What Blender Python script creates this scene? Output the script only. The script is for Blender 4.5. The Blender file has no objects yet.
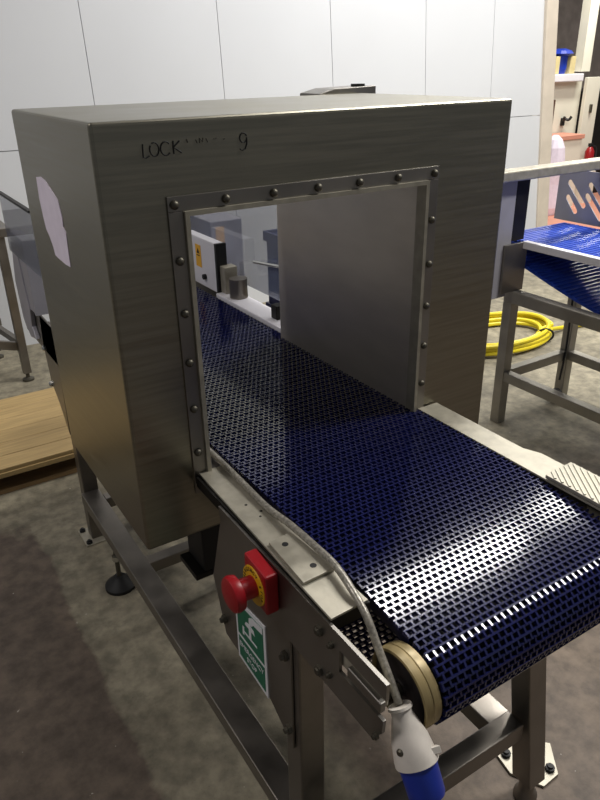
import bpy, bmesh, math, random
from mathutils import Vector, Matrix
random.seed(7)
S = bpy.context.scene
C = S.collection

# ------------------------------------------------------------------ camera
yaw, pitch, roll = 0.55624, 0.45005, -0.02072
cy_, sy_, cp_, sp_ = math.cos(yaw), math.sin(yaw), math.cos(pitch), math.sin(pitch)
fwd = Vector((sy_*cp_, cy_*cp_, -sp_)); rgt = Vector((cy_, -sy_, 0)); upv = rgt.cross(fwd)
r2 = math.cos(roll)*rgt + math.sin(roll)*upv
u2 = -math.sin(roll)*rgt + math.cos(roll)*upv
cam = bpy.data.cameras.new('camera'); camo = bpy.data.objects.new('camera', cam); C.objects.link(camo)
cam.sensor_fit = 'VERTICAL'; cam.sensor_height = 24; cam.lens = 695.2*24/800; cam.clip_start = 0.05
M4 = Matrix(((r2.x, u2.x, -fwd.x, -0.36008), (r2.y, u2.y, -fwd.y, -1.22016), (r2.z, u2.z, -fwd.z, 1.73024), (0, 0, 0, 1)))
camo.matrix_world = M4
S.camera = camo

# ------------------------------------------------------------------ world, lights, exposure
w = bpy.data.worlds.new('world'); S.world = w; w.use_nodes = True
w.node_tree.nodes['Background'].inputs[0].default_value = (0.92, 0.96, 1.0, 1)
w.node_tree.nodes['Background'].inputs[1].default_value = 0.13
S.view_settings.view_transform = 'Standard'; S.view_settings.look = 'None'
S.view_settings.exposure = 0.14; S.view_settings.gamma = 1.0; S.view_settings.use_curve_mapping = False

def area(name, loc, sx, sy, power, col, target=None):
    l = bpy.data.lights.new(name, 'AREA'); l.shape = 'RECTANGLE'; l.size = sx; l.size_y = sy
    l.energy = power; l.color = col
    o = bpy.data.objects.new(name, l); C.objects.link(o); o.location = loc
    if target:
        o.rotation_euler = (Vector(target)-Vector(loc)).to_track_quat('-Z', 'Y').to_euler()
    return o
# rows of ceiling tubes of the hall
area('ceiling_tube_light', (3.0, 1.56, 4.3), 1.9, 0.30, 125, (1.0, 0.98, 0.94))
area('ceiling_tube_light', (5.3, 1.75, 4.3), 1.9, 0.42, 70, (1.0, 0.98, 0.94))
area('ceiling_tube_light', (3.1, -0.6, 4.3), 1.9, 0.42, 135, (1.0, 0.98, 0.94))
area('ceiling_tube_light', (6.2, -0.4, 4.3), 1.9, 0.42, 60, (1.0, 0.97, 0.90))
area('ceiling_tube_light', (-2.6, 0.8, 4.3), 1.9, 0.42, 60, (1.0, 0.95, 0.92))
area('annexe_tube_light', (7.3, 4.2, 3.2), 1.2, 0.3, 70, (1.0, 0.97, 0.88))

# ------------------------------------------------------------------ helpers
def srgb(r, g, b):
    f = lambda c: ((c/255)/12.92 if c/255 <= 0.04045 else (((c/255)+0.055)/1.055)**2.4)
    return (f(r), f(g), f(b), 1)

def mat(name, col, rough=0.5, metal=0.0, noise=0.0, nscale=8.0, stretch=(1, 1, 1), bump=0.0, bscale=60.0,
        col2=None, spec=0.5, rvar=0.0, detail=6.0, c0=0.35, c1=0.65):
    m = bpy.data.materials.new(name); m.use_nodes = True
    nt = m.node_tree; N = nt.nodes; L = nt.links; b = N['Principled BSDF']
    b.inputs['Base Color'].default_value = col; b.inputs['Roughness'].default_value = rough
    b.inputs['Metallic'].default_value = metal; b.inputs['Specular IOR Level'].default_value = spec
    tc = N.new('ShaderNodeTexCoord'); mp = N.new('ShaderNodeMapping'); mp.inputs['Scale'].default_value = stretch
    L.new(tc.outputs['Object'], mp.inputs['Vector'])
    nz = N.new('ShaderNodeTexNoise'); nz.inputs['Scale'].default_value = nscale; nz.inputs['Detail'].default_value = detail
    L.new(mp.outputs[0], nz.inputs['Vector'])
    rp = N.new('ShaderNodeValToRGB'); rp.color_ramp.elements[0].position = c0; rp.color_ramp.elements[1].position = c1
    if col2 is None:
        k = 1-noise; col2 = (col[0]*k, col[1]*k, col[2]*k, 1)
    rp.color_ramp.elements[0].color = col2; rp.color_ramp.elements[1].color = col
    L.new(nz.outputs[0], rp.inputs[0]); L.new(rp.outputs[0], b.inputs['Base Color'])
    if rvar:
        mr = N.new('ShaderNodeMapRange'); mr.inputs[1].default_value = .3; mr.inputs[2].default_value = .7
        mr.inputs[3].default_value = rough-rvar; mr.inputs[4].default_value = rough+rvar
        L.new(nz.outputs[0], mr.inputs[0]); L.new(mr.outputs[0], b.inputs['Roughness'])
    if bump:
        n2 = N.new('ShaderNodeTexNoise'); n2.inputs['Scale'].default_value = bscale; n2.inputs['Detail'].default_value = 5
        L.new(mp.outputs[0], n2.inputs['Vector'])
        bp = N.new('ShaderNodeBump'); bp.inputs['Strength'].default_value = bump; bp.inputs['Distance'].default_value = .003
        L.new(n2.outputs[0], bp.inputs['Height']); L.new(bp.outputs[0], b.inputs['Normal'])
    return m

def glassy(name, tint, fac=0.82, rough=0.03):
    m = bpy.data.materials.new(name); m.use_nodes = True
    nt = m.node_tree; N = nt.nodes; L = nt.links; N.remove(N['Principled BSDF'])
    out = N['Material Output']; t = N.new('ShaderNodeBsdfTransparent'); g = N.new('ShaderNodeBsdfGlossy'); lw = N.new('ShaderNodeLayerWeight'); lw.inputs[0].default_value = .5; pw = N.new('ShaderNodeMath'); pw.operation = 'POWER'; pw.inputs[1].default_value = 4; L.new(lw.outputs['Facing'], pw.inputs[0]); f = N.new('ShaderNodeMath'); f.operation = 'MULTIPLY_ADD'; f.inputs[1].default_value = .7; f.inputs[2].default_value = .07; L.new(pw.outputs[0], f.inputs[0])
    d = N.new('ShaderNodeBsdfDiffuse'); d.inputs[0].default_value = (tint[0], tint[1], tint[2], 1)
    t.inputs[0].default_value = (1, 1, 1, 1); g.inputs[1].default_value = rough
    m1 = N.new('ShaderNodeMixShader'); m1.inputs[0].default_value = fac
    L.new(d.outputs[0], m1.inputs[1]); L.new(t.outputs[0], m1.inputs[2])
    m2 = N.new('ShaderNodeMixShader'); L.new(f.outputs[0], m2.inputs[0]); L.new(m1.outputs[0], m2.inputs[1]); L.new(g.outputs[0], m2.inputs[2])
    L.new(m2.outputs[0], out.inputs[0])
    return m

class MB:
    """collects shapes in world coordinates"""
    def __init__(s): s.v = []; s.f = []
    def add(s, vs, fs):
        n = len(s.v); s.v += [tuple(p) for p in vs]; s.f += [tuple(i+n for i in f) for f in fs]; return s
    def box(s, x0, x1, y0, y1, z0, z1):
        return s.add([(x0,y0,z0),(x1,y0,z0),(x1,y1,z0),(x0,y1,z0),(x0,y0,z1),(x1,y0,z1),(x1,y1,z1),(x0,y1,z1)],
                     [(3,2,1,0),(4,5,6,7),(0,1,5,4),(1,2,6,5),(2,3,7,6),(3,0,4,7)])
    def obox(s, c, ax, ay, az):   # centre and three half vectors
        c, ax, ay, az = Vector(c), Vector(ax), Vector(ay), Vector(az)
        vs = [c+i*ax+j*ay+k*az for k in (-1, 1) for j, i in ((-1,-1),(-1,1),(1,1),(1,-1))]
        return s.add(vs, [(3,2,1,0),(4,5,6,7),(0,1,5,4),(1,2,6,5),(2,3,7,6),(3,0,4,7)])
    def bar(s, p0, p1, wd, ht, up=(0,0,1)):
        p0, p1 = Vector(p0), Vector(p1); d = p1-p0; a = d.normalized(); u = Vector(up)
        sd = a.cross(u).normalized(); u = sd.cross(a)
        return s.obox((p0+p1)/2, d/2, sd*wd/2, u*ht/2)
    def prism(s, pts, axis, a0, a1):
        # pts are 2D in the plane perpendicular to the axis: x->(y,z) y->(x,z) z->(x,y)
        def mk(p, a): return {'x': (a, p[0], p[1]), 'y': (p[0], a, p[1]), 'z': (p[0], p[1], a)}[axis]
        n = len(pts); vs = [mk(p, a0) for p in pts]+[mk(p, a1) for p in pts]
        fs = [tuple(range(n)), tuple(range(2*n-1, n-1, -1))]+[(i, i+n, (i+1) % n+n, (i+1) % n) for i in range(n)]
        return s.add(vs, fs)
    def cyl(s, p0, p1, r0, r1=None, n=20, caps=True):
        r1 = r0 if r1 is None else r1
        return s.rev(p0, p1, [(0, r0), (1, r1)], n, caps)
    def rev(s, p0, p1, prof, n=24, caps=True):
        p0, p1 = Vector(p0), Vector(p1); d = p1-p0; a = d.normalized()
        t = Vector((0,0,1)) if abs(a.z) < .9 else Vector((1,0,0)); e1 = a.cross(t).normalized(); e2 = a.cross(e1)
        vs = []; fs = []
        for (tt, r) in prof:
            for i in range(n):
                q = 2*math.pi*i/n; vs.append(p0+d*tt+e1*r*math.cos(q)+e2*r*math.sin(q))
        for j in range(len(prof)-1):
            for i in range(n):
                k = (i+1) % n; fs.append((j*n+i, j*n+k, (j+1)*n+k, (j+1)*n+i))
        if caps: fs += [tuple(range(n-1, -1, -1)), tuple(range((len(prof)-1)*n, len(prof)*n))]
        return s.add(vs, fs)
    def tube(s, pts, r, n=8, closed=False, flat=None):
        P = [Vector(p) for p in pts]; m = len(P); vs = []; fs = []; e1 = None
        for i in range(m):
            if closed: a = P[(i+1) % m]-P[i-1]
            else: a = P[min(i+1, m-1)]-P[max(i-1, 0)]
            a.normalize()
            if e1 is None:
                t = Vector((0,0,1)) if abs(a.z) < .9 else Vector((1,0,0)); e1 = a.cross(t).normalized()
            else: e1 = (e1-a*e1.dot(a)).normalized()
            e2 = a.cross(e1)
            for k in range(n):
                q = 2*math.pi*k/n; vs.append(P[i]+e1*r*math.cos(q)+e2*r*math.sin(q))
        for i in range(m if closed else m-1):
            for k in range(n):
                j = (i+1) % m; l = (k+1) % n; fs.append((i*n+k, j*n+k, j*n+l, i*n+l))
        if not closed: fs += [tuple(range(n-1, -1, -1)), tuple(range((m-1)*n, m*n))]
        return s.add(vs, fs)
    def build(s, name, m, parent=None, smooth=False, bevel=0, seg=2):
        me = bpy.data.meshes.new(name); o0 = wloc(parent) if parent else Vector()
        me.from_pydata([tuple(Vector(p)-o0) for p in s.v], [], s.f)
        bm = bmesh.new(); bm.from_mesh(me); bmesh.ops.recalc_face_normals(bm, faces=bm.faces); bm.to_mesh(me); bm.free()
        me.materials.append(m)
        o = bpy.data.objects.new(name, me); C.objects.link(o)
        if parent: o.parent = parent
        if smooth:
            for p in me.polygons: p.use_smooth = True
            me.set_sharp_from_angle(angle=math.radians(40))
        if bevel:
            b = o.modifiers.new('bevel', 'BEVEL'); b.width = bevel; b.segments = seg; b.limit_method = 'ANGLE'; b.angle_limit = math.radians(40)
        return o
def wloc(o):
    l = Vector(o.location)
    while o.parent: o = o.parent; l += o.location
    return l
def thing(name, label, cat, loc, group=None):
    o = bpy.data.objects.new(name, None); C.objects.link(o); o.location = loc; o.empty_display_size = .1
    o['label'] = label; o['category'] = cat
    if group: o['group'] = group
    return o
def tag(o, label, cat, group=None):
    o['label'] = label; o['category'] = cat
    if group: o['group'] = group
    return o
def struct(o, label=None):
    o['kind'] = 'structure'
    if label: o['label'] = label
    return o
def smoothpath(pts, n=8):
    P = [Vector(p) for p in pts]; out = []
    for i in range(len(P)-1):
        a, b, c, d = P[max(i-1,0)], P[i], P[i+1], P[min(i+2, len(P)-1)]
        for k in range(n):
            t = k/n
            out.append(.5*((2*b)+(c-a)*t+(2*a-5*b+4*c-d)*t*t+(3*b-a-3*c+d)*t**3))
    out.append(P[-1]); return out
def text_mesh(name, body, size, m, parent, origin, ex, ey, depth=.0004, align='CENTER', bold=0.0):
    cu = bpy.data.curves.new(name, 'FONT'); cu.body = body; cu.size = size; cu.align_x = align; cu.align_y = 'CENTER'; cu.extrude = depth; cu.offset = bold
    t = bpy.data.objects.new('tmp_text', cu); C.objects.link(t)
    dg = bpy.context.evaluated_depsgraph_get(); me = bpy.data.meshes.new_from_object(t.evaluated_get(dg))
    bpy.data.objects.remove(t)
    ex, ey, o = Vector(ex), Vector(ey), Vector(origin); ez = ex.cross(ey)
    off = wloc(parent)
    for v in me.vertices:
        p = o+ex*v.co.x+ey*v.co.y+ez*v.co.z-off; v.co = p
    me.materials.clear(); me.materials.append(m)
    ob = bpy.data.objects.new(name, me); C.objects.link(ob); ob.parent = parent
    return ob

# ------------------------------------------------------------------ materials
M = {}
M['steel'] = mat('brushed_steel', srgb(150,146,132), .36, 1.0, .16, 5, (1,1,30), .05, 40, rvar=.06)
M['steel_side'] = mat('dull_steel', srgb(150,146,140), .42, 1.0, .2, 6, (1,1,1), .05, 60, rvar=.08)
M['plate'] = mat('worn_steel_plate', srgb(178,172,156), .45, .4, .22, 30, (1,1,1), .06, 120, rvar=.08)
M['frame2'] = mat('satin_tube_steel', srgb(152,147,136), .42, .45, .18, 12)
M['frame'] = mat('tube_steel', srgb(138,132,124), .38, .85, .2, 12, (1,1,1), .04, 80, rvar=.08)
M['dark'] = mat('dark_steel', srgb(40,38,36), .5, .6, .3, 20)
M['black'] = mat('black_rubber', srgb(18,18,19), .6, 0, .3, 30)
M['bolt'] = mat('bolt_steel', srgb(104,100,90), .5, .9, .2, 40)
M['shine'] = mat('polished_steel', srgb(220,220,216), .22, 1.0, .1, 40)
M['liner'] = mat('tunnel_liner', srgb(206,199,190), .36, .65, .12, 4, (1,1,3), .03, 30)
M['belt'] = mat('navy_belt', srgb(30,34,80), .13, 0, .25, 40, spec=.6)
M['belt_bed'] = mat('belt_bed', srgb(22,24,52), .55, 0, .2, 30)
M['blue_belt'] = mat('bright_blue_belt', srgb(36,70,176), .4, 0, .25, 30)
M['ring'] = mat('tan_roller_rim', srgb(160,142,100), .42, .25, .25, 14, (8,1,1), rvar=.06)
M['hub'] = mat('roller_hub', srgb(70,66,70), .4, .8, .3, 14)
M['red'] = mat('red_plastic', srgb(156,14,26), .38, 0, .15, 20)
M['yellow'] = mat('yellow_plastic', srgb(226,178,20), .45, 0, .1, 20)
M['white_pl'] = mat('white_plastic', srgb(222,214,204), .5, 0, .12, 30, bump=.03, c0=.3, c1=.5)
M['blue_pl'] = mat('blue_plastic', srgb(24,52,160), .4, 0, .15, 20)
M['sheath'] = mat('clear_braided_sheath', srgb(170,164,152), .3, .35, .5, 160, bump=.25, bscale=260)
M['paper'] = mat('paper', srgb(240,230,246), .8, 0, .08, 25, bump=.2, bscale=30)
M['sign_white'] = mat('sign_white', srgb(225,225,228), .45, 0, .05, 20)
M['sign_green'] = mat('sign_green', srgb(24,104,76), .45, 0, .08, 20)
M['ink'] = mat('marker_ink', srgb(20,19,17), .7, 0, .2, 60)
M['ink_faint'] = mat('faded_marker_ink', srgb(66,63,54), .6, .4, .3, 60)
M['wall'] = mat('white_wall_sheet', srgb(214,216,220), .5, 0, .04, 1.2, bump=.02, bscale=10)
M['wall_dark'] = mat('wall_joint', srgb(150,150,150), .7, 0, .1, 5)
M['trim'] = mat('cream_trim', srgb(216,204,188), .6, 0, .1, 8)
M['clear'] = glassy('clear_polycarbonate', srgb(112,120,142), .58)
M['clear_pl'] = glassy('clear_film', srgb(200,200,205), .5, .2)
M['wood'] = mat('pale_plywood', srgb(186,158,108), .65, 0, .22, 5, (1,14,14), .1, 30)
M['wood_dark'] = mat('raw_timber', srgb(150,122,84), .75, 0, .3, 6, (1,12,12), .1, 30)
M['hose'] = mat('yellow_hose', srgb(226,206,40), .4, 0, .12, 12)
M['block_wall'] = mat('bare_block_wall', srgb(150,140,134), .85, 0, .25, 6, bump=.2, bscale=30)
M['annexe'] = mat('cream_painted_wall', srgb(226,222,206), .6, 0, .06, 3)
M['brown'] = mat('brown_door_paint', srgb(88,62,50), .5, 0, .15, 6)
M['pink'] = mat('terracotta_paint', srgb(214,150,128), .6, 0, .12, 5)
M['ext_red'] = mat('extinguisher_red', srgb(150,24,30), .3, 0, .1, 9)
M['cream'] = mat('cream_card', srgb(206,190,140), .7, 0, .1, 9)
M['label_y'] = mat('label_yellow', srgb(236,176,40), .5, 0, .06, 30)
M['white_panel'] = mat('white_machine_panel', srgb(226,224,230), .35, 0, .04, 8)
M['crate'] = mat('blue_crate', srgb(26,34,84), .45, 0, .2, 8)  # blue of the added crates that imitate the belt's reflection
M['grey_panel'] = mat('grey_machine_panel', srgb(158,156,164), .45, .1, .1, 8)

def floor_material():
    m = bpy.data.materials.new('concrete_floor'); m.use_nodes = True
    nt = m.node_tree; N = nt.nodes; L = nt.links; b = N['Principled BSDF']
    tc = N.new('ShaderNodeTexCoord')
    def noise(sc, det=6, rough=.55, dist=0):
        n = N.new('ShaderNodeTexNoise'); n.inputs['Scale'].default_value = sc; n.inputs['Detail'].default_value = det
        n.inputs['Roughness'].default_value = rough; n.inputs['Distortion'].default_value = dist
        L.new(tc.outputs['Object'], n.inputs['Vector']); return n
    def mth(op, a, bb, clamp=False):
        n = N.new('ShaderNodeMath'); n.operation = op; n.use_clamp = clamp
        for i, q in enumerate((a, bb)):
            if isinstance(q, (int, float)): n.inputs[i].default_value = q
            else: L.new(q, n.inputs[i])
        return n.outputs[0]
    def mix(f, a, bb, mode='MIX'):
        n = N.new('ShaderNodeMix'); n.data_type = 'RGBA'; n.blend_type = mode
        if isinstance(f, (int, float)): n.inputs[0].default_value = f
        else: L.new(f, n.inputs[0])
        for i, q in ((6, a), (7, bb)):
            if isinstance(q, tuple): n.inputs[i].default_value = q
            else: L.new(q, n.inputs[i])
        return n.outputs[2]
    def ramp(f, p0, p1, c0, c1):
        n = N.new('ShaderNodeValToRGB'); n.color_ramp.elements[0].position = p0; n.color_ramp.elements[1].position = p1
        n.color_ramp.elements[0].color = c0; n.color_ramp.elements[1].color = c1; L.new(f, n.inputs[0]); return n.outputs[0]
    sx = N.new('ShaderNodeSeparateXYZ'); L.new(tc.outputs['Object'], sx.inputs[0]); X, Y = sx.outputs[0], sx.outputs[1]
    n1 = noise(2.2, 8, .62); n2 = noise(16, 6, .6); n3 = noise(90, 3, .6); n4 = noise(5, 5, .6, .6)
    wob = mth('MULTIPLY', mth('SUBTRACT', n4.outputs[0], .5), .10)
    Xw = mth('ADD', X, wob); Yw = mth('ADD', Y, mth('MULTIPLY', wob, 4))
    edge = mth('MULTIPLY', mth('ADD', Xw, .065), 60, True)          # old trench line: pale slab to the right of it
    far = mth('MULTIPLY', mth('SUBTRACT', Yw, 1.40), 12, True)
    pale = mth('MAXIMUM', edge, far, True)
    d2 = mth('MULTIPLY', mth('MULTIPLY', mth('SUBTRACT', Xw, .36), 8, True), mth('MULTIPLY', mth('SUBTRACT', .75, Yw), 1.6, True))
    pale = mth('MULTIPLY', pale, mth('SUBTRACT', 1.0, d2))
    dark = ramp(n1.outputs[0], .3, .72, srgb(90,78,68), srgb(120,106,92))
    light = ramp(n1.outputs[0], .3, .7, srgb(114,107,91), srgb(156,148,127))
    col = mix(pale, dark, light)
    # stained run of slab beside the machine
    st = ramp(n2.outputs[0], .36, .64, (.5,.5,.5,1), (1.15,1.15,1.15,1))
    col = mix(.8, col, st, 'MULTIPLY')
    sp = ramp(n3.outputs[0], .66, .72, (0,0,0,1), (1,1,1,1))
    col = mix(mth('MULTIPLY', sp, .35), col, srgb(60,54,48))
    sp2 = ramp(noise(40, 2).outputs[0], .74, .77, (0,0,0,1), (1,1,1,1))
    col = mix(mth('MULTIPLY', sp2, .6), col, srgb(205,200,190))
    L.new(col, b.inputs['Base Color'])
    rr = N.new('ShaderNodeMapRange'); rr.inputs[3].default_value = .5; rr.inputs[4].default_value = .85
    L.new(n1.outputs[0], rr.inputs[0]); L.new(rr.outputs[0], b.inputs['Roughness'])
    bp = N.new('ShaderNodeBump'); bp.inputs['Strength'].default_value = .35; bp.inputs['Distance'].default_value = .006
    hh = mth('ADD', n2.outputs[0], mth('MULTIPLY', n3.outputs[0], .4)); L.new(hh, bp.inputs['Height']); L.new(bp.outputs[0], b.inputs['Normal'])
    return m
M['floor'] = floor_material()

# ------------------------------------------------------------------ the setting
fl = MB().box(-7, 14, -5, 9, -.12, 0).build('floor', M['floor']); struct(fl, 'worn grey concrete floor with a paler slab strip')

WY = lambda X: 3.676-.065*X                     # front plane of the sheeted wall
wall = MB().add([(-6, WY(-6)+.02, -.1), (5.02, WY(5.02)+.02, -.1), (5.02, WY(5.02)+.02, 4.6), (-6, WY(-6)+.02, 4.6),
                 (-6, WY(-6)+.2, -.1), (5.02, WY(5.02)+.2, -.1), (5.02, WY(5.02)+.2, 4.6), (-6, WY(-6)+.2, 4.6)],
                [(0,1,2,3),(7,6,5,4),(0,4,5,1),(1,5,6,2),(2,6,7,3),(3,7,4,0)]).build('wall_back', M['wall_dark'])
struct(wall, 'white sheeted wall with vertical joints')
seams = [(-5.2,-5.2),(-3.9,-3.9),(-2.55,-2.6),(-1.2,-1.24),(.14,.09),(1.19,1.04),(2.11,1.93),(3.03,2.77),(3.93,3.59),(4.63,4.28),(5.30,4.93)]
for i in range(len(seams)-1):
    (b0, t0), (b1, t1) = seams[i], seams[i+1]
    g = .0022
    for (z0, z1) in ((0, 1.272), (1.277, 4.6)):
        def xat(bt, z): return bt[0]+(bt[1]-bt[0])*z/4.6*1.55 if False else bt[0]+(bt[1]-bt[0])*min(z, 3.2)/3.2
        q = [(xat(seams[i], z0)+g, z0), (xat(seams[i+1], z0)-g, z0), (xat(seams[i+1], z1)-g, z1), (xat(seams[i], z1)+g, z1)]
        mb = MB(); mb.add([(x, WY(x)-.006, z) for x, z in q]+[(x, WY(x)+.02, z) for x, z in q],
                          [(0,1,2,3),(7,6,5,4),(0,4,5,1),(1,5,6,2),(2,6,7,3),(3,7,4,0)])
        mb.build('wall_sheet', M['wall'], wall)
ce_ = MB().box(-7, 7.5, -5, 3.75, 4.5, 4.6).build('ceiling', M['wall']); struct(ce_, 'white sheeted ceiling of the hall')
# door jamb strip at the end of the wall
tr = MB(); q = [(5.30, 0), (5.36, 0), (5.10, 3.2), (5.00, 3.2)]
tr.prism([(5.245,0),(5.40,0),(5.02,3.0),(4.88,3.0)], 'y', WY(5.1)-.03, WY(5.1)+.03)
o = tr.build('trim_1', M['trim'], bevel=.008); struct(o, 'cream door jamb at the end of the white wall')

# ------------------------------------------------------------------ metal detector (the steel tunnel box)
ZT, ZB, D = 1.65, .777, .586
det = thing('metal_detector', 'large brushed steel metal detector box with square tunnel around the navy belt', 'metal detector', (.5, .29, ZB))
il, ir, it, ib = .155, .743, 1.488, .868
def housing():
    bm = bmesh.new(); off = wloc(det)
    def V(x, y, z): return bm.verts.new(Vector((x, y, z))-off)
    o_ = [(0, ZB), (1, ZB), (1, ZT), (0, ZT)]; i_ = [(il, ib), (ir, ib), (ir, it), (il, it)]
    fo = [V(x, 0, z) for x, z in o_]; fi = [V(x, 0, z) for x, z in i_]
    bo = [V(x, D, z) for x, z in o_]; bi = [V(x, D, z) for x, z in i_]
    for k in range(4):
        j = (k+1) % 4
        bm.faces.new((fo[k], fo[j], fi[j], fi[k])); bm.faces.new((bo[j], bo[k], bi[k], bi[j]))
        bm.faces.new((fo[j], fo[k], bo[k], bo[j])); bm.faces.new((fi[k], fi[j], bi[j], bi[k]))
    bmesh.ops.recalc_face_normals(bm, faces=bm.faces)
    ed = [e for e in bm.edges if all(v in fo+bo for v in e.verts)]
    bmesh.ops.bevel(bm, geom=ed, offset=.007, segments=3, affect='EDGES', profile=.5)
    me = bpy.data.meshes.new('housing'); bm.to_mesh(me); bm.free(); me.materials.append(M['steel'])
    o = bpy.data.objects.new('housing', me); C.objects.link(o); o.parent = det
    return o
housing()
# flange strips round the tunnel mouth
fx0, fx1, fz1, fz0 = .122, .777, 1.519, .885
fr = MB(); t = .005
fr.box(fx0, fx1, -t, .0, it+.003, fz1); 
fl_ = fr.build('flange_strip', M['steel_side'], det, bevel=.001)
MB().box(fx0, il-.003, -t, 0, .885, it+.003).build('flange_strip', M['steel_side'], det, bevel=.001)
MB().box(ir+.003, fx1, -t, 0, .885, it+.003).build('flange_strip', M['steel_side'], det, bevel=.001)
# raised lip of the liner
lip = MB(); e = .008
lip.box(il-.003, ir+.003, -.012, .02, it-.006, it+.003); lip.box(il-.003, il+.006, -.012, .02, ib, it-.006); lip.box(ir-.006, ir+.003, -.012, .02, ib, it-.006)
lip.build('liner_lip', M['plate'], det)
ln = MB()
ln.box(ir-.004, ir, .02, .66, .90, it); ln.box(il, il+.004, .02, .66, ib, it); ln.box(il, ir, .02, .66, it-.004, it); ln.box(il, ir, .02, .66, ib, ib+.004)
ln.build('tunnel_liner', M['liner'], det)
# dome head bolts, one shared mesh
bolts = [(.135+i*.1047, 1.504) for i in range(7)]+[(.1355, 1.504-.1035*k) for k in range(1, 6)]+[(.763, 1.504-.1035*k) for k in range(1, 6)]
b0 = None
for (bx_, bz_) in bolts:
    if b0 is None:
        b0 = MB().rev((0,0,0), (0,-.009,0), [(0,.0085),(.45,.0085),(.8,.006),(1,.003)], 12).build('bolt', M['bolt'], det, True)
        o = b0
    else:
        o = b0.copy(); C.objects.link(o)
    o.location = Vector((bx_, -t, bz_))-wloc(det)
# mesh data of b0 was stored relative to the detector: shift it back
for v in b0.data.vertices: v.co += wloc(det)
# torn paper label on the side
pp = [(.44,1.517),(.40,1.522),(.365,1.519),(.31,1.500),(.281,1.488),(.268,1.455),(.272,1.436),(.258,1.425),(.262,1.39),(.266,1.352),(.30,1.350),(.36,1.352),(.385,1.354),(.392,1.372),(.41,1.392),(.43,1.405),(.438,1.43),(.446,1.47)]
MB().prism(pp, 'x', -.0012, 0).build('paper_label', M['paper'], det)
# marker writing
def stroke(mb, pts, r=.0017):
    P = [(x, -.0004, z) for x, z in pts]; mb.tube(P, r, 6)
def letter(strokes, m, name='marker_letter'):
    mb = MB()
    for pts, r in strokes: stroke(mb, pts, r)
    return mb.build(name, m, det)
letter([([(.0895,1.611),(.0888,1.600),(.0885,1.589),(.093,1.588),(.1,1.591)], .0013)], M['ink'])
letter([([(.110+.0085*math.sin(a), 1.601+.0115*math.cos(a)) for a in [i*2*math.pi/14-.5 for i in range(14)]], .0013)], M['ink'])
letter([([(.131+.0095*math.cos(a), 1.601+.0115*math.sin(a)) for a in [.7+i*(4.9)/12 for i in range(13)]], .0014)], M['ink'])
letter([([(.146,1.613),(.1455,1.600),(.146,1.591)], .0015), ([(.158,1.612),(.1455,1.602),(.152,1.598),(.161,1.592)], .0015)], M['ink'])
letter([([(.286+.0075*math.cos(a), 1.609+.0085*math.sin(a)) for a in [.3+i*6.0/12 for i in range(13)]]+[(.2935,1.606),(.293,1.598),(.289,1.589),(.282,1.587),(.278,1.590)], .0013)], M['ink'])
for pts, r in (([(.172,1.614),(.174,1.608)], .0012), ([(.19,1.612),(.192,1.606)], .0009), ([(.197,1.606),(.197,1.614),(.203,1.607),(.204,1.614)], .0009), ([(.225,1.611),(.232,1.612)], .0008), ([(.21,1.613),(.213,1.606)], .0008), ([(.245,1.609),(.248,1.61)], .0008)):
    letter([(pts, r)], M['ink_faint'], 'faded_mark')
# control enclosure on the rear
ce = MB(); ce.prism([(.85,1.38),(1.06,1.38),(1.06,1.668),(.91,1.664),(.855,1.652)], 'y', .594, .70)
ce = ce.build('rear_enclosure', M['steel_side'], det, bevel=.002)
MB().box(1.0,1.03,.61,.64,1.664,1.674).build('cap', M['dark'], ce)
# insulating feet under the box
for (x_, y_) in ((.2,.12),(.8,.12),(.2,.45),(.8,.45)):
    MB().box(x_-.045, x_+.045, y_-.05, y_+.05, .60, ZB-.001).build('insulating_block', M['black'], det, bevel=.004)

# ------------------------------------------------------------------ conveyor under it
cv = thing('belt_conveyor', 'stainless steel belt conveyor with navy mesh belt running through the box', 'conveyor', (.49, .4, 0))
XL, XR, ZBT = .226, .757, .915
YF, YR, RB = -.615, 1.55, .074
YS, SL = -.20, .125                # the belt falls a little over its last stretch to the front roller
ZC0 = ZBT-RB
A0 = 0.0
for _ in range(20): A0 = math.atan(2*SL*(YS-(YF-RB*math.sin(A0))))
YE = YF-RB*math.sin(A0)              # where the top run meets the front roller
ZC = ZBT-SL*(YS-YE)**2-RB*math.cos(A0)
def belt_path():
    pts = []; p = .0254
    L1 = YR-YE; Lf = (math.pi-A0)*RB; L2 = YR-YF; tot = L1+Lf+L2+math.pi*RB; n = round(tot/p); p = tot/n
    def at(s):
        s %= tot
        if s < L1:
            y = YR-s; dr = max(0, YS-y); m_ = 2*SL*dr; q = math.hypot(1, m_)
            return Vector((0, y, ZBT-SL*dr*dr)), Vector((0,-1/q,-m_/q)), Vector((0,-m_/q,1/q))
        s -= L1
        if s < Lf:
            a = A0+s/RB; return Vector((0, YF-RB*math.sin(a), ZC+RB*math.cos(a))), Vector((0,-math.cos(a),-math.sin(a))), Vector((0,-math.sin(a),math.cos(a)))
        s -= Lf
        if s < L2: return Vector((0, YF+s, ZC-RB+(ZC0-ZC)*s/L2)), Vector((0,1,0)), Vector((0,0,-1))
        s -= L2; a = math.pi+s/RB
        return Vector((0, YR-RB*math.sin(a), ZC0+RB*math.cos(a))), Vector((0,-math.cos(a),-math.sin(a))), Vector((0,-math.sin(a),math.cos(a)))
    return n, p, at
n_, p_, at_ = belt_path()
bl = MB(); wd = .0152; nx = int((XR-XL)/wd)
ex = Vector((1,0,0))
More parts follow.
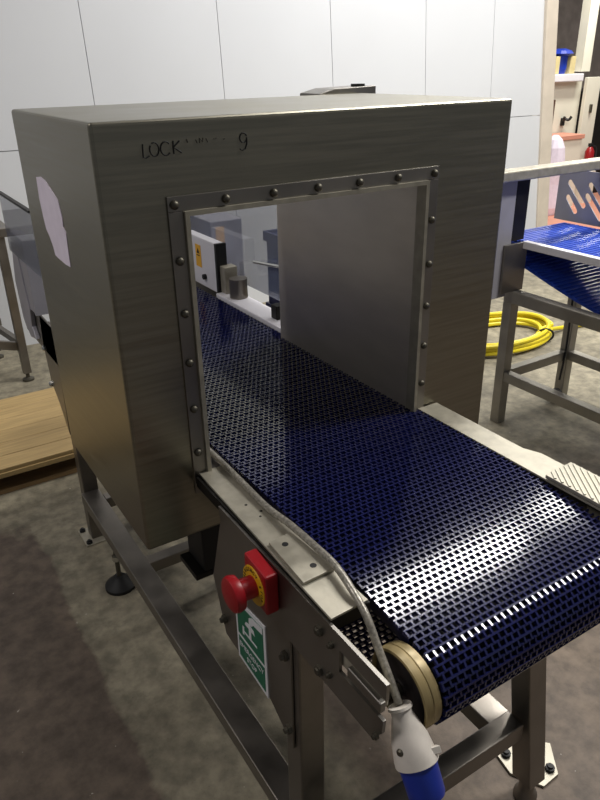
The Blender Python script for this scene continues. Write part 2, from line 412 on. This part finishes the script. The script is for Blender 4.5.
for i in range(n_):
    s0 = i*p_
    c, t_, u_ = at_(s0)                      # crisp module bar
    xm = (XL+XR)/2; hw = (XR-XL)/2
    bl.obox(c+ex*xm-u_*.004, ex*hw, t_*.0017, u_*.004)
    c, t_, u_ = at_(s0+p_*.5)                # hinge rod row, a little lower
    bl.obox(c+ex*xm-u_*.0055, ex*hw, t_*.0018, u_*.0035)
    c1, t1, u1 = at_(s0+p_*.25); c2, t2, u2_ = at_(s0+p_*.75)
    for k in range(nx+1):
        bl.obox(c1+ex*min(XL+.0025+k*wd, XR-.0025)-u1*.0045, ex*.0019, t1*p_*.25, u1*.0035)
        if k < nx: bl.obox(c2+ex*(XL+.0025+(k+.5)*wd)-u2_*.0045, ex*.0019, t2*p_*.25, u2_*.0035)
bo = bl.build('mesh_belt', M['belt'], cv); bo['kind'] = 'stuff'; bo['label'] = 'navy blue plastic mesh belt'
MB().prism([(YS,ZBT-.035),(YF+.03,ZC+RB-.035),(YF+.03,ZC+RB-.013),(-.4,ZBT-.02),(YS,ZBT-.014),(YR-.02,ZBT-.013),(YR-.02,ZBT-.035)], 'x', XL+.01, XR-.01).build('slider_bed', M['belt_bed'], cv)
MB().cyl((XL+.03, YF, ZC), (XR-.03, YF, ZC), RB-.014, n=32).build('drive_roller', M['black'], cv, True)
MB().cyl((XL+.03, YR, ZC0), (XR-.03, YR, ZC0), RB-.014, n=32).build('drive_roller', M['black'], cv, True)
for xe, sgn in ((XL, -1), (XR, 1)):
    r_ = MB().rev((xe+sgn*.004, YF, ZC), (xe+sgn*.036, YF, ZC), [(0,.06),(0,.069),(.45,.070),(.5,.0685),(.55,.070),(.97,.069),(1,.0675),(1,.0645),(.8,.0635),(.8,.02)], 48)
    ro = r_.build('roller_rim', M['ring'], cv, True)
    MB().rev((xe+sgn*.024, YF, ZC), (xe+sgn*.0345, YF, ZC), [(0,.0633),(.55,.0633),(.75,.058),(.62,.03),(.8,.02),(1,.018)], 32).build('hub', M['hub'], ro, True)
    MB().cyl((xe+sgn*.018, YF, ZC), (xe+sgn*.085, YF, ZC), .0125, n=16).build('shaft', M['bolt'], ro, True)

# side beams
def beam(X0, X1, zt):
    f = MB()
    f.prism([(-.555,.786),(-.15,.786),(-.13,zt),(-.555,zt)], 'x', X0, X1)
    f.prism([(-.672,zt),(-.672,.895),(-.555,.895),(-.555,zt)], 'x', X0, X1)      # upper finger above the tensioner slot
    f.prism([(-.64,.786),(-.555,.786),(-.555,.848),(-.668,.848),(-.666,.82)], 'x', X0, X1)
    f = f.build('side_beam', M['steel_side'], cv)
    MB().prism([(.68,.786),(1.62,.786),(1.66,.826),(1.66,zt),(.68,zt)], 'x', X0, X1).build('side_beam', M['steel_side'], cv)
    return f
bL = beam(.117, .123, .926); bR = beam(.812, .818, .906)
# inner cheek and slide block of the tensioner
for (xa, xb, xo) in ((.124,.138,.114), (.797,.811,.821)):
    tb = MB().box(xa, xb, -.655, -.50, .856, .905).build('tensioner_block', M['plate'], cv, bevel=.003)
    MB().box(min(xo,xa), max(xo,xa), -.664, -.58, .862, .882).build('slide', M['steel_side'], tb, bevel=.002)
for (yy, zz) in ((-.50,.893),(-.50,.803),(-.535,.89),(-.53,.82),(-.655,.806)):
    r0 = .0105 if yy > -.51 else .006
    MB().rev((.117,yy,zz), (.108,yy,zz), [(0,r0),(.6,r0),(.7,r0*.7),(1,r0*.6)], 6 if r0 > .01 else 12).build('bolt', M['bolt'], bL)
# top cover plates along the belt
for (xa, xb) in ((.121,.1875), (.763,.838)):
    z0 = .932 if xa < .5 else .912
    y1 = -.004 if xa < .5 else .575
    if xa < .5:
        cp = MB().prism([(xa,-.526),(xb+.010,-.523),(xb,-.004),(xa+.012,-.004)], 'z', .930, .935).build('cover_plate', M['plate'], cv, bevel=.001)
        ov = MB().prism([(.1265,-.436),(.193,-.434),(.183,-.303),(.133,-.308)], 'z', .936, .942).build('patch_plate', M['plate'], cv, bevel=.001)
        for (hx, hy) in ((.155,-.33),(.165,-.408)):
            MB().cyl((hx,hy,.9415),(hx,hy,.9425),.0062,n=16).build('screw_hole', M['black'], ov)
        for (hx, hy, r_) in ((.160,-.17,.003),(.175,-.205,.003),(.165,-.22,.0025)):
            MB().cyl((hx,hy,.9345),(hx,hy,.9355),r_,n=10).build('rivet_hole', M['black'], cp)
    else:
        MB().prism([(.757,-.66),(.838,-.66),(.838,-.34),(.822,-.30),(.822,-.005),(.757,-.005)], 'z', .910, .915).build('cover_plate', M['plate'], cv, bevel=.001)
        ck = MB().prism([(.7575,-.60),(.846,-.60),(.846,-.412),(.7575,-.417)], 'z', .917, .925).build('tread_plate', M['shine'] if False else M['plate'], cv, bevel=.001)
        for k in range(15):
            c0 = -.602+k*.0185                      # diagonal ribs, clipped to the plate
            y0, y1, x0, x1 = -.597, -.418, .761, .842
            sl_ = 1.35
            xa_, ya_ = x0, c0-.06
            xb_, yb_ = x1, c0-.06+sl_*(x1-x0)
            if ya_ < y0: xa_ += (y0-ya_)/sl_; ya_ = y0
            if yb_ > y1: xb_ -= (yb_-y1)/sl_; yb_ = y1
            if xb_-xa_ > .008:
                MB().bar((xa_, ya_, .9258), (xb_, yb_, .9258), .005, .003).build('tread_rib', M['plate'], ck)
# dark under-cover angle
MB().box(.124,.20,-.525,-.01,.905,.930).build('cover_rail', M['dark'], cv)
MB().box(.775,.81,-.60,-.01,.895,.910).build('cover_rail', M['dark'], cv)

# gusset plates, legs, rails
def gusset(Y0, sgn, x0, x1, zt=.925):
    pts = [(Y0+sgn*.255,zt),(Y0+sgn*.335,.69),(Y0+sgn*.29,.55),(Y0+sgn*.095,.535),(Y0,.475),(Y0,.78),(Y0-sgn*.02,.80),(Y0-sgn*.02,zt)]
    return MB().prism(pts, 'x', x0, x1).build('gusset_plate', M['steel_side'], cv, bevel=.0008)
gF = gusset(-.385, 1, .126, .131); gusset(1.225, -1, .126, .131); gusset(-.385, 1, .80, .805, .89); gusset(1.225, -1, .80, .805, .89)
# brackets of the rear gusset that show past the box
gp = MB().prism([(1.33,.93),(1.36,.80),(1.335,.66),(1.26,.60),(1.18,.50),(1.15,.93)], 'x', .117, .122).build('gusset_plate', M['steel_side'], cv)
for yy, zz in ((1.325,.80),(1.325,.655)):
    MB().rev((.117,yy,zz),(.104,yy,zz),[(0,.011),(.6,.011),(1,.006)],10).build('bolt', M['shine'], gp)
for yy, zz in ((-.37,.72),(-.375,.525),(-.10,.60)):
    MB().rev((.126,yy,zz),(.112,yy,zz),[(0,.011),(.5,.011),(.55,.007),(1,.006)],6).build('bolt', M['bolt'], gF)
def splay_leg():
    b0_ = Vector((.743,-.517,.075)); t0_ = Vector((.684,-.455,.80)); h = .029; vs = []
    for c_ in (b0_, t0_):
        vs += [c_+Vector((-h,-h,0)), c_+Vector((h,-h,0)), c_+Vector((h,h,0)), c_+Vector((-h,h,0))]
    l = MB().add(vs, [(3,2,1,0),(4,5,6,7),(0,1,5,4),(1,2,6,5),(2,3,7,6),(3,0,4,7)]).build('leg', M['frame'], cv, bevel=.003)
    MB().rev((.745,-.515,0), (.745,-.515,.08), [(0,.03),(.15,.03),(.3,.02),(1,.02)], 20).build('foot', M['frame'], l, True)
    MB().prism([(.767,-.394),(.755,-.455),(.80,-.53),(.86,-.527),(.918,-.452),(.85,-.385)], 'z', 0, .008).build('base_plate', M['plate'], l, bevel=.001)
    for (xb_, yb_) in ((.787,-.41),(.852,-.505)):
        MB().rev((xb_,yb_,.007),(xb_,yb_,.024),[(0,.013),(.6,.013),(.65,.008),(1,.008)],8).build('anchor_bolt', M['black'], l)
    return l
def leg(x0, x1, y0, y1, z1, zp=0):
    l = MB().box(x0, x1, y0, y1, zp+.006, z1).build('leg', M['frame'], cv, bevel=.004)
    xm, ym = (x0+x1)/2, (y0+y1)/2
    bp_ = MB().box(xm-.062, xm+.062, ym-.062, ym+.062, zp, zp+.007).build('base_plate', M['plate'], l, bevel=.001)
    for a in (-1, 1):
        for b_ in (-1, 1):
            MB().rev((xm+a*.047, ym+b_*.047, zp+.006), (xm+a*.047, ym+b_*.047, zp+.022), [(0,.012),(.6,.012),(.65,.007),(1,.007)], 8).build('anchor_bolt', M['black'], l)
    if zp: MB().rev((xm, ym, 0), (xm, ym, zp), [(0,.045),(.15,.045),(.3,.024),(1,.024)], 20).build('foot', M['frame'], l, True)
    return l
leg(.132,.190,-.405,-.347,.93-.03); splay_leg()
leg(.132,.190,1.19,1.248,.90); leg(.640,.698,1.19,1.248,.90-.14)
for xa in (.119, .628):
    MB().box(xa, xa+.07, -1.0 if xa < .5 else -.464, 1.19, .185 if xa < .5 else .24, .232 if xa < .5 else .29).build('base_rail', M['frame'], cv, bevel=.003)
for ya in (1.10, .64):
    MB().box(.189, .628, ya, ya+.046, .185, .229).build('cross_member', M['frame'], cv, bevel=.003)
MB().box(.190, .69, -.515, -.465, .245, .30).build('cross_member', M['frame'], cv, bevel=.003)
# support angles carrying the detector feet
for ya in (.07, .40):
    MB().box(.131, .80, ya, ya+.10, .585, .60).build('support_angle', M['dark'], cv)
# jack foot by the rear leg
jf = MB().rev((.135,.861,0),(.135,.861,.05),[(0,.056),(.25,.056),(.45,.047),(.7,.03),(1,.018)],28).build('jack_foot', M['black'], cv, True)
MB().cyl((.135,.861,.04),(.135,.861,.19),.0085,n=12).build('jack_rod', M['bolt'], jf, True)
MB().cyl((.135,.861,.12),(.135,.861,.14),.016,n=6).build('jack_nut', M['shine'], jf)

# emergency stop
es = MB().prism([(-.368,.832),(-.288,.838),(-.288,.925),(-.368,.919)], 'x', .090, .117).build('emergency_stop', M['red'], cv, bevel=.004)
es['label'] = 'red emergency stop switch with mushroom button'
ec = (-.324, .873)
MB().rev((.0905,ec[0],ec[1]),(.088,ec[0],ec[1]),[(0,.040),(1,.039)],32).build('yellow_ring', M['yellow'], es, True)
MB().rev((.089,ec[0],ec[1]),(.036,ec[0],ec[1]),[(0,.021),(.5,.021),(.53,.024),(.6,.033),(.8,.0355),(.93,.033),(1,.025)],32).build('mushroom_button', M['red'], es, True)
tx = 'EMERGENCY STOP'
for i, ch in enumerate(tx):
    if ch == ' ': continue
    a = math.radians(200-i*220/(len(tx)-1))     # around the upper half of the ring as seen from outside
    # seen from -X the page right is -Y
    pos = (.0877, ec[0]-.032*math.cos(a), ec[1]+.032*math.sin(a))
    eyv = Vector((0, -math.cos(a), math.sin(a))); exv = Vector((0, -math.sin(a), -math.cos(a)))
    text_mesh('ring_letter', ch, .011, M['ink'], es, pos, exv, eyv, .0003)
# safety sign on the gusset
sg = MB().prism([(-.162,.712),(-.292,.728),(-.292,.53),(-.162,.543)], 'x', .1235, .126).build('safety_sign', M['sign_white'], cv)
sg['label'] = 'white and green emergency stop safety sign'
MB().prism([(-.170,.703),(-.283,.717),(-.283,.618),(-.170,.620)], 'x', .1228, .1236).build('green_square', M['sign_green'], sg)
MB().prism([(-.170,.611),(-.283,.609),(-.283,.541),(-.170,.553)], 'x', .1228, .1236).build('green_band', M['sign_green'], sg)
pg = MB()
# pictogram: a hand pressing a button on a stem
pg.prism([(-.200,.640),(-.255,.640),(-.255,.645),(-.200,.645)], 'x', .1222, .1229)
pg.prism([(-.222,.645),(-.232,.645),(-.232,.668),(-.222,.668)], 'x', .1222, .1229)
pg.prism([(-.205,.668),(-.248,.668),(-.244,.678),(-.227,.683),(-.210,.678)], 'x', .1222, .1229)
pg.prism([(-.224,.684),(-.236,.685),(-.245,.695),(-.282,.700),(-.282,.716),(-.240,.711),(-.225,.700)], 'x', .1222, .1229)
pg.prism([(-.192,.632),(-.199,.632),(-.200,.655),(-.193,.655)], 'x', .1222, .1229)
pg.build('pictogram', M['sign_white'], sg)
text_mesh('sign_lettering', 'EMERGENCY', .0185, M['sign_white'], sg, (.1222,-.2265,.592), (0,-1,0), (0,0,1), .0003)
text_mesh('sign_lettering', 'STOP', .0185, M['sign_white'], sg, (.1222,-.2265,.568), (0,-1,0), (0,0,1), .0003)

# rear side panels and clear guards
for (X, inn, z0, z1, y0, y1) in ((.80, -1, .918, 1.115, 1.215, 1.50), (.125, 1, .93, 1.20, 1.33, 1.52)):
    pn = MB().box(X-.02, X+.02, y0, y1, z0, z1).build('side_panel', M['white_panel'] if X > .5 else M['grey_panel'], cv, bevel=.004)
    MB().box(X-.022, X+.022, y0-.016, y0, z0, z1).build('end_cap', M['black'] if X > .5 else M['grey_panel'], pn)
    xf = X+inn*.0205
    lb = MB().box(min(xf, xf+inn*.001), max(xf, xf+inn*.001), y0+.13, y0+.18, z0+.075, z0+.165).build('warning_label', M['label_y'], pn)
    MB().cyl((xf, y0+.10, z0+.045), (xf+inn*.012, y0+.10, z0+.045), .011, n=14).build('knob', M['black'], pn)
    lm = MB(); xq = xf+inn*.0015
    lm.box(min(xf,xq), max(xf,xq), y0+.14, y0+.17, z0+.12, z0+.124); lm.prism([(y0+.142,z0+.130),(y0+.168,z0+.130),(y0+.155,z0+.152)], 'x', min(xf,xq), max(xf,xq))
    lm.build('label_marks', M['ink'], pn)
for (X, z0, z1, y0, y1) in ((.865, .96, 1.345, .68, 2.0), (.09, 1.14, 1.340, 1.02, 1.48)):
    gd = MB().box(X-.003, X+.003, y0, y1, z0, z1).build('clear_guard', M['clear'], cv)
    MB().box(X-.006, X+.006, y0, y1, z1, z1+.008).build('edge_trim', M['dark'], gd)
MB().box(.765,.852,.60,1.20,.905,.925).build('guide_rail', M['white_panel'], cv, bevel=.004)
MB().cyl((.815,1.10,.925),(.815,1.10,1.00),.035,n=20).build('sensor_post', M['frame'], cv, True)
MB().box(.79,.845,1.16,1.21,.925,1.03).build('sensor_bracket', M['plate'], cv, bevel=.003)
MB().box(.795,.83,.78,.82,.925,.975).build('sensor_bracket', M['dark'], cv, bevel=.003)
MB().cyl((.845,1.02,1.075),(.845,.72,1.11),.006,n=10).build('sensor_rod', M['shine'], cv, True)
# rear curved guard on the near side
MB().prism([(1.50,1.17),(1.44,1.16),(1.42,1.02),(1.40,.93),(1.42,.86),(1.38,.82),(1.48,.80),(1.56,.86),(1.58,1.0)], 'x', .100, .116).build('end_guard', M['grey_panel'], cv, bevel=.003)

# ------------------------------------------------------------------ plug on its braided cable
pl = thing('power_plug', 'white and blue industrial plug hanging from a clear braided cable', 'plug', (.14,-.70,.83))
path = [(.196,.16,.925),(.192,.077,.938),(.188,-.005,.945),(.187,-.102,.944),(.186,-.21,.943),(.189,-.296,.950),(.191,-.377,.951),(.190,-.436,.952),(.181,-.493,.950),(.176,-.545,.930),(.171,-.585,.895),(.167,-.617,.868),(.163,-.650,.838)]
MB().tube(smoothpath(path, 8), .0068, 10).build('cable', M['sheath'], pl, True)
pa = Vector((.163,-.652,.836)); pb = Vector((.160,-.701,.766)); ax = (pb-pa)
MB().rev(pa, pb, [(-.02,.013),(-.02,.019),(.03,.020),(.05,.017),(.14,.017),(.2,.019),(.55,.029),(.9,.034),(1,.0345)], 28).build('plug_body', M['white_pl'], pl, True)
MB().rev(pa+ax*1.0, pa+ax*1.62, [(0,.0325),(.06,.0325),(.08,.030),(.9,.029),(1,.027)], 28).build('blue_shroud', M['blue_pl'], pl, True)
sd = Vector((-.9,-.3,.1)).normalized()
pc = pa+ax*.62
MB().rev(pc+sd*.026, pc+sd*.034, [(0,.006),(.7,.006),(1,.004)], 10).build('clamp_screw', M['bolt'], pl)
pc2 = pa+ax*.72+Vector((.018,-.026,.006)); 
MB().obox(pc2, (.010,-.003,0), (0,.004,-.003), (0.0,.003,.005)).build('latch_tab', M['white_pl'], pl, bevel=.001)

# ------------------------------------------------------------------ second conveyor on the right
rc = thing('side_conveyor', 'second steel conveyor with bright blue belt and slotted side plate beside yellow hose', 'conveyor', (2.5,.5,0))
RX0, RX1, RY0, RY1 = 2.235, 2.80, -.9, 1.03
for (x_, y_) in ((RX0,.985),(2.735,.985),(RX0,-.75),(2.735,-.75)):
    MB().box(x_, x_+.055, y_, y_+.055, 0, .66).build('leg', M['frame2'], rc, bevel=.004)
for x_ in (RX0, 2.735):
    MB().box(x_, x_+.055, -.9, 1.04, .66, .72).build('top_rail', M['frame2'], rc, bevel=.004)
    MB().box(x_+.004, x_+.051, -.695, .985, .245, .295).build('lower_rail', M['frame2'], rc, bevel=.003)
MB().box(RX0+.055, 2.735, .99, 1.035, .245, .295).build('end_rail', M['frame2'], rc, bevel=.003)
MB().box(2.06, 2.20, 1.00, 1.012, .70, 1.255).build('end_cheek', M['grey_panel'], rc, bevel=.002)
MB().box(2.20, 2.285, 1.00, 1.03, .965, 1.245).build('end_post', M['dark'], rc, bevel=.003)
MB().box(2.15, 2.30, .985, 1.0, .722, .955).build('end_bracket', M['steel_side'], rc, bevel=.002)
MB().box(2.055, 3.1, .96, 1.045, 1.245, 1.29).build('top_bar', M['plate'], rc, bevel=.006)
MB().box(2.268, 2.300, RY0, .99, .925, .96).build('belt_edge_strip', M['white_panel'], rc, bevel=.003)
bb = MB(); yy = RY0; 
while yy < 1.16:
    bb.box(2.305, 2.795, yy, yy+.0185, .937, .952); yy += .0254
bb.box(2.305, 2.795, RY0, 1.17, .930, .944)
o = bb.build('blue_belt', M['blue_belt'], rc); o['kind'] = 'stuff'
MB().cyl((2.305,1.13,.905),(2.795,1.13,.905),.042,n=24).build('end_roller', M['blue_belt'], rc, True)
# sagging return run
sag = []
for i in range(41):
    y_ = 1.10-i*.05; q = (1.10-y_)/2.0
    sag.append((y_, .865-.55*q*(1-q) if False else .87-.20*math.sin(min(q*math.pi, math.pi))))
sb = MB(); n = len(sag)
pts = sag+[(a, b-.012) for a, b in reversed(sag)]
sb.prism(pts, 'x', 2.305, 2.795)
for i in range(len(sag)*2-2):
    j = i//2; f_ = (i % 2)/2; y_ = sag[j][0]+(sag[min(j+1,n-1)][0]-sag[j][0])*f_; z_ = sag[j][1]+(sag[min(j+1,n-1)][1]-sag[j][1])*f_
    sb.box(2.305, 2.795, y_-.007, y_+.007, z_-.002, z_+.003)
o = sb.build('return_belt', M['blue_belt'], rc); o['kind'] = 'stuff'
def slotted(name, m, parent, X, y0, y1, z0, z1, slots, th):
    cu = bpy.data.curves.new(name, 'CURVE'); cu.dimensions = '2D'; cu.fill_mode = 'BOTH'; cu.extrude = th/2
    def poly(P):
        s = cu.splines.new('POLY'); s.points.add(len(P)-1); s.use_cyclic_u = True
        for p, q in zip(s.points, P): p.co = (q[0], q[1], 0, 1)
    poly([(y0,z0),(y1,z0),(y1,z1),(y0,z1)])
    for P in slots: poly(P)
    t = bpy.data.objects.new('tmp_curve', cu); C.objects.link(t); dg = bpy.context.evaluated_depsgraph_get()
    me = bpy.data.meshes.new_from_object(t.evaluated_get(dg)); bpy.data.objects.remove(t); off = wloc(parent)
    for v in me.vertices: v.co = Vector((X+v.co.z, v.co.x, v.co.y))-off
    me.materials.clear(); me.materials.append(m)
    o = bpy.data.objects.new(name, me); C.objects.link(o); o.parent = parent; return o
def slot(ya, za, yb, zb, r=.014):
    d = Vector((yb-ya, zb-za)); d.normalize(); nrm = Vector((-d.y, d.x)); P = []
    for i in range(7):
        a = -math.pi/2+math.pi*i/6; P.append((yb+r*(d.x*math.cos(a)+nrm.x*math.sin(a)), zb+r*(d.y*math.cos(a)+nrm.y*math.sin(a))))
    for i in range(7):
        a = math.pi/2+math.pi*i/6; P.append((ya+r*(d.x*math.cos(a)+nrm.x*math.sin(a)), za+r*(d.y*math.cos(a)+nrm.y*math.sin(a))))
    return P
sl = []
for k in range(9):
    y_ = 1.20-k*.125
    sl.append(slot(y_, 1.150, y_-.10, 1.045)); 
    sl.append(slot(y_+.0, 1.075, y_-.055, 1.01)) if k == 0 else sl.append(slot(y_+.01, 1.095, y_-.085, .995))
slotted('slotted_side_plate', M['grey_panel'], rc, 2.83, -.3, 1.27, .955, 1.215, sl, .006)
MB().tube(smoothpath([(2.715,1.0,.72),(2.70,.98,.5),(2.712,.985,.3),(2.69,.98,.14)], 6), .006, 6).build('power_lead', M['black'], rc, True)
MB().cyl((2.665,.985,.045),(2.70,.985,.045),.04,n=18).build('lead_plug', M['black'], rc, True)

# ------------------------------------------------------------------ coiled hose
hz = thing('hose_coil', 'coiled yellow hose tied with a black band on the concrete floor', 'hose', (3.2,1.85,0))
hp = []
for i in range(7*36):
    a = 2*math.pi*i/36; lp = i/36
    rr = .44-.028*(lp % 3)+.012*math.sin(a*1.3+lp)+.02*math.sin(2.1*lp)
    hp.append((3.15+rr*1.0*math.cos(a-.5), 1.86+rr*.62*math.sin(a-.5), .016+.023*(lp*.7 % 3.2)+.01*math.sin(3*a)*.3))
hp += [(3.60,1.72,.03),(3.80,1.70,.016),(3.98,1.62,.016),(4.02,1.45,.016),(3.9,1.25,.016),(4.2,1.0,.016)]
MB().tube(smoothpath(hp, 2), .0145, 8).build('hose', M['hose'], hz, True)
tp = [(3.16+.0+.40*math.cos(-.95)+.06*math.cos(t_)*math.cos(-.95), 1.86+.26*math.sin(-.95)+.045*math.cos(t_)*math.sin(-.95), .048+.042*math.sin(t_)) for t_ in [i*2*math.pi/16 for i in range(16)]]
MB().tube(tp, .007, 6, closed=True).build('tie_band', M['black'], hz, True)

# ------------------------------------------------------------------ wooden pallet
pt = thing('wooden_pallet', 'low pallet of pale plywood boards on the floor behind the machine', 'pallet', (-.45,2.1,0))
for i in range(6):
    y0 = 1.745+i*.128
    MB().box(-1.3, .55, y0, y0+(.126 if i else .124), .112, .132).build('deck_board', M['wood'], pt, bevel=.002)
MB().box(-1.3,.55,1.74,1.765,.088,.112).build('front_batten', M['wood'], pt, bevel=.002)
for x_ in (-1.25,-.38,.46):
    MB().box(x_, x_+.07, 1.80, 2.50, .022, .112).build('bearer', M['wood_dark'], pt)
for y_ in (1.755, 2.06, 2.40):
    MB().box(-1.3,.55,y_,y_+.10,0,.022).build('bottom_board', M['wood_dark'], pt, bevel=.002)

# ------------------------------------------------------------------ bench by the wall
bn = thing('steel_bench', 'grey steel bench frame standing against the white wall', 'bench', (-.1,3.3,0))
for (x_, y_) in ((.30,3.02),(-.75,3.02),(.22,3.52),(-.75,3.52)):
    l = MB().box(x_-.024, x_+.024, y_-.024, y_+.024, .05, .885).build('leg', M['frame'], bn, bevel=.003)
    MB().rev((x_,y_,0),(x_,y_,.06),[(0,.035),(.2,.035),(.35,.012),(1,.012)],16).build('levelling_foot', M['bolt'], l, True)
MB().box(-.85,.36,2.98,3.56,.885,.935).build('bench_top', M['frame'], bn, bevel=.004)
MB().bar((-.05,3.03,.32),(.30,3.03,.22),.03,.05).build('brace', M['frame'], bn)
MB().box(-.75,.28,3.50,3.54,.22,.27).build('rear_rail', M['frame'], bn)
MB().bar((.30,3.02,.24),(.22,3.52,.24),.03,.04).build('side_rail', M['frame'], bn)

gc = thing('grey_cabinet', 'pale grey cabinet with yellow warning label behind the clear guard', 'cabinet', (1.2,2.05,0))
MB().box(1.06,1.235,1.85,2.25,0,1.06).build('body', M['grey_panel'], gc, bevel=.006)
MB().box(1.09,1.135,1.848,1.85,.90,1.03).build('warning_label', M['label_y'], gc)
# ------------------------------------------------------------------ added blue crates, standing in for the belt reflected in the clear guard
for k in range(3):
    z0 = k*.345; lab = ['bottom', 'middle', 'top'][k]
    cr = thing('plastic_crate', '%s crate of the dark blue plastic stack behind the clear guard' % lab, 'crate', (1.49,1.42,z0), 'stacked blue crates')
    mb = MB(); x0, x1, y0, y1 = 1.24, 1.74, 1.22, 1.62
    mb.box(x0,x1,y0,y1,z0+.002,z0+.014); mb.box(x0,x0+.012,y0,y1,z0+.014,z0+.33); mb.box(x1-.012,x1,y0,y1,z0+.014,z0+.33); mb.box(x0+.012,x1-.012,y0,y0+.012,z0+.014,z0+.33); mb.box(x0+.012,x1-.012,y1-.012,y1,z0+.014,z0+.33)
    mb.build('crate_body', M['crate'], cr)
    rm = MB()
    rm.box(x0-.012,x1+.012,y0-.012,y0,z0+.30,z0+.344); rm.box(x0-.012,x1+.012,y1,y1+.012,z0+.30,z0+.344); rm.box(x0-.012,x0,y0,y1,z0+.30,z0+.344); rm.box(x1,x1+.012,y0,y1,z0+.30,z0+.344)
    rm.build('rim', M['crate'], cr)

# ------------------------------------------------------------------ beyond the door opening
af = MB().box(5.45, 10.5, 3.62, 6.6, 0, .004).build('floor_annexe', M['pink']); struct(af, 'terracotta painted floor beyond the doorway')
an = MB().box(5.2, 14, 6.6, 6.8, 0, 5).build('wall_annexe', M['block_wall']); struct(an, 'bare dark block wall beyond the doorway')
pt2 = MB().box(6.6, 7.85, 5.05, 5.12, .004, 1.47).build('wall_partition', M['annexe']); struct(pt2, 'low cream partition beyond the doorway')
o = MB().box(6.7, 7.74, 4.95, 5.25, 1.472, 1.56).build('wall_shelf', M['white_panel'], bevel=.01); tag(o, 'white painted ledge above the cream partition carrying the blue bag', 'shelf')
o = MB().box(7.12, 7.365, 5.03, 5.049, .86, 1.27).build('brown_panel', M['brown']); o.name = 'door_panel'; tag(o, 'narrow brown door leaf on the cream partition', 'door')
dl = thing('door_leaf', 'open white door leaf beside the red fire extinguisher', 'door', (7.95,4.95,0))
MB().box(7.80, 8.06, 4.93, 4.98, .01, 1.515).build('panel', M['annexe'], dl, bevel=.004)
MB().box(7.90, 7.93, 4.90, 4.93, 1.10, 1.20).build('handle', M['bolt'], dl, bevel=.004)
post = MB().box(7.74, 7.90, 5.00, 5.12, 1.58, 4.6).build('trim_2', M['annexe']); struct(post, 'white door post above the leaf')
fe = thing('fire_extinguisher', 'red fire extinguisher standing against the open white door', 'fire extinguisher', (7.90,4.82,.40))
MB().box(7.80,7.99,4.75,4.90,0,.40).build('stand', M['annexe'], fe)
MB().rev((7.90,4.82,.40),(7.90,4.82,.70),[(0,.05),(.05,.058),(.8,.058),(.95,.035),(1,.018)],20).build('cylinder', M['ext_red'], fe, True)
MB().box(7.875,7.925,4.80,4.84,.70,.74).build('valve', M['black'], fe)
MB().tube(smoothpath([(7.92,4.80,.71),(7.97,4.78,.68),(7.965,4.77,.55),(7.94,4.765,.48)],5),.010,6).build('hose', M['black'], fe, True)
bg = MB().rev((7.415,5.08,1.561),(7.415,5.08,1.84),[(0,.07),(.2,.085),(.55,.085),(.72,.09),(.8,.15),(.92,.12),(1,.05)],14).build('blue_bag', M['blue_pl']); 
tag(bg, 'blue plastic sack between the cream cartons on the ledge', 'bag')
for x0, x1, nm in ((7.24,7.32,'narrow'),(7.51,7.61,'wide')):
    c_ = MB().box(x0,x1,5.0,5.16,1.561,1.755).build('carton', M['cream'], bevel=.006); tag(c_, '%s cream carton beside the blue sack on the ledge' % nm, 'carton', 'cartons on the ledge')
hk = thing('coat_hook', 'small black double hook on the cream partition', 'hook', (7.62,5.05,1.0))
MB().box(7.53,7.58,5.02,5.05,.96,1.05).build('back_plate', M['black'], hk)
MB().tube(smoothpath([(7.54,5.02,1.04),(7.50,4.98,1.03),(7.49,4.96,1.07)],4),.018,6).build('prong', M['black'], hk, True)
MB().tube(smoothpath([(7.57,5.02,1.04),(7.60,4.98,1.03),(7.62,4.96,1.07)],4),.018,6).build('prong', M['black'], hk, True)
ct = thing('counter', 'cream counter with a terracotta top in front of the partition', 'counter', (7.35,4.85,0))
MB().box(7.12,7.55,4.70,5.0,0.004,.83).build('body', M['annexe'], ct)
MB().box(7.10,7.57,4.68,5.02,.83,.88).build('top', M['pink'], ct, bevel=.004)
wb = MB().rev((6.86,4.55,.004),(6.86,4.55,.92),[(0,.10),(.1,.14),(.4,.13),(.6,.15),(.85,.12),(.95,.08),(1,.03)],12).build('wrapped_bundle', M['paper']); tag(wb, 'tall bundle wrapped in white film beside the cream counter', 'bundle')
cb = thing('dark_cabinet', 'dark grey cabinet behind the open white door', 'cabinet', (8.6,5.3,0))
MB().box(8.13,9.2,5.15,5.8,.004,1.30).build('body', M['dark'], cb, bevel=.006)
MB().box(8.10,9.25,5.10,5.85,1.30,1.34).build('top', M['black'], cb)
pi = MB().tube(smoothpath([(7.70,6.5,1.4),(7.72,6.5,2.2),(7.65,6.5,2.6),(7.65,6.5,4.5)],6),.05,8).build('vertical_pipe', M['dark'], None, True); tag(pi, 'dark lagged pipe running up the block wall', 'pipe')
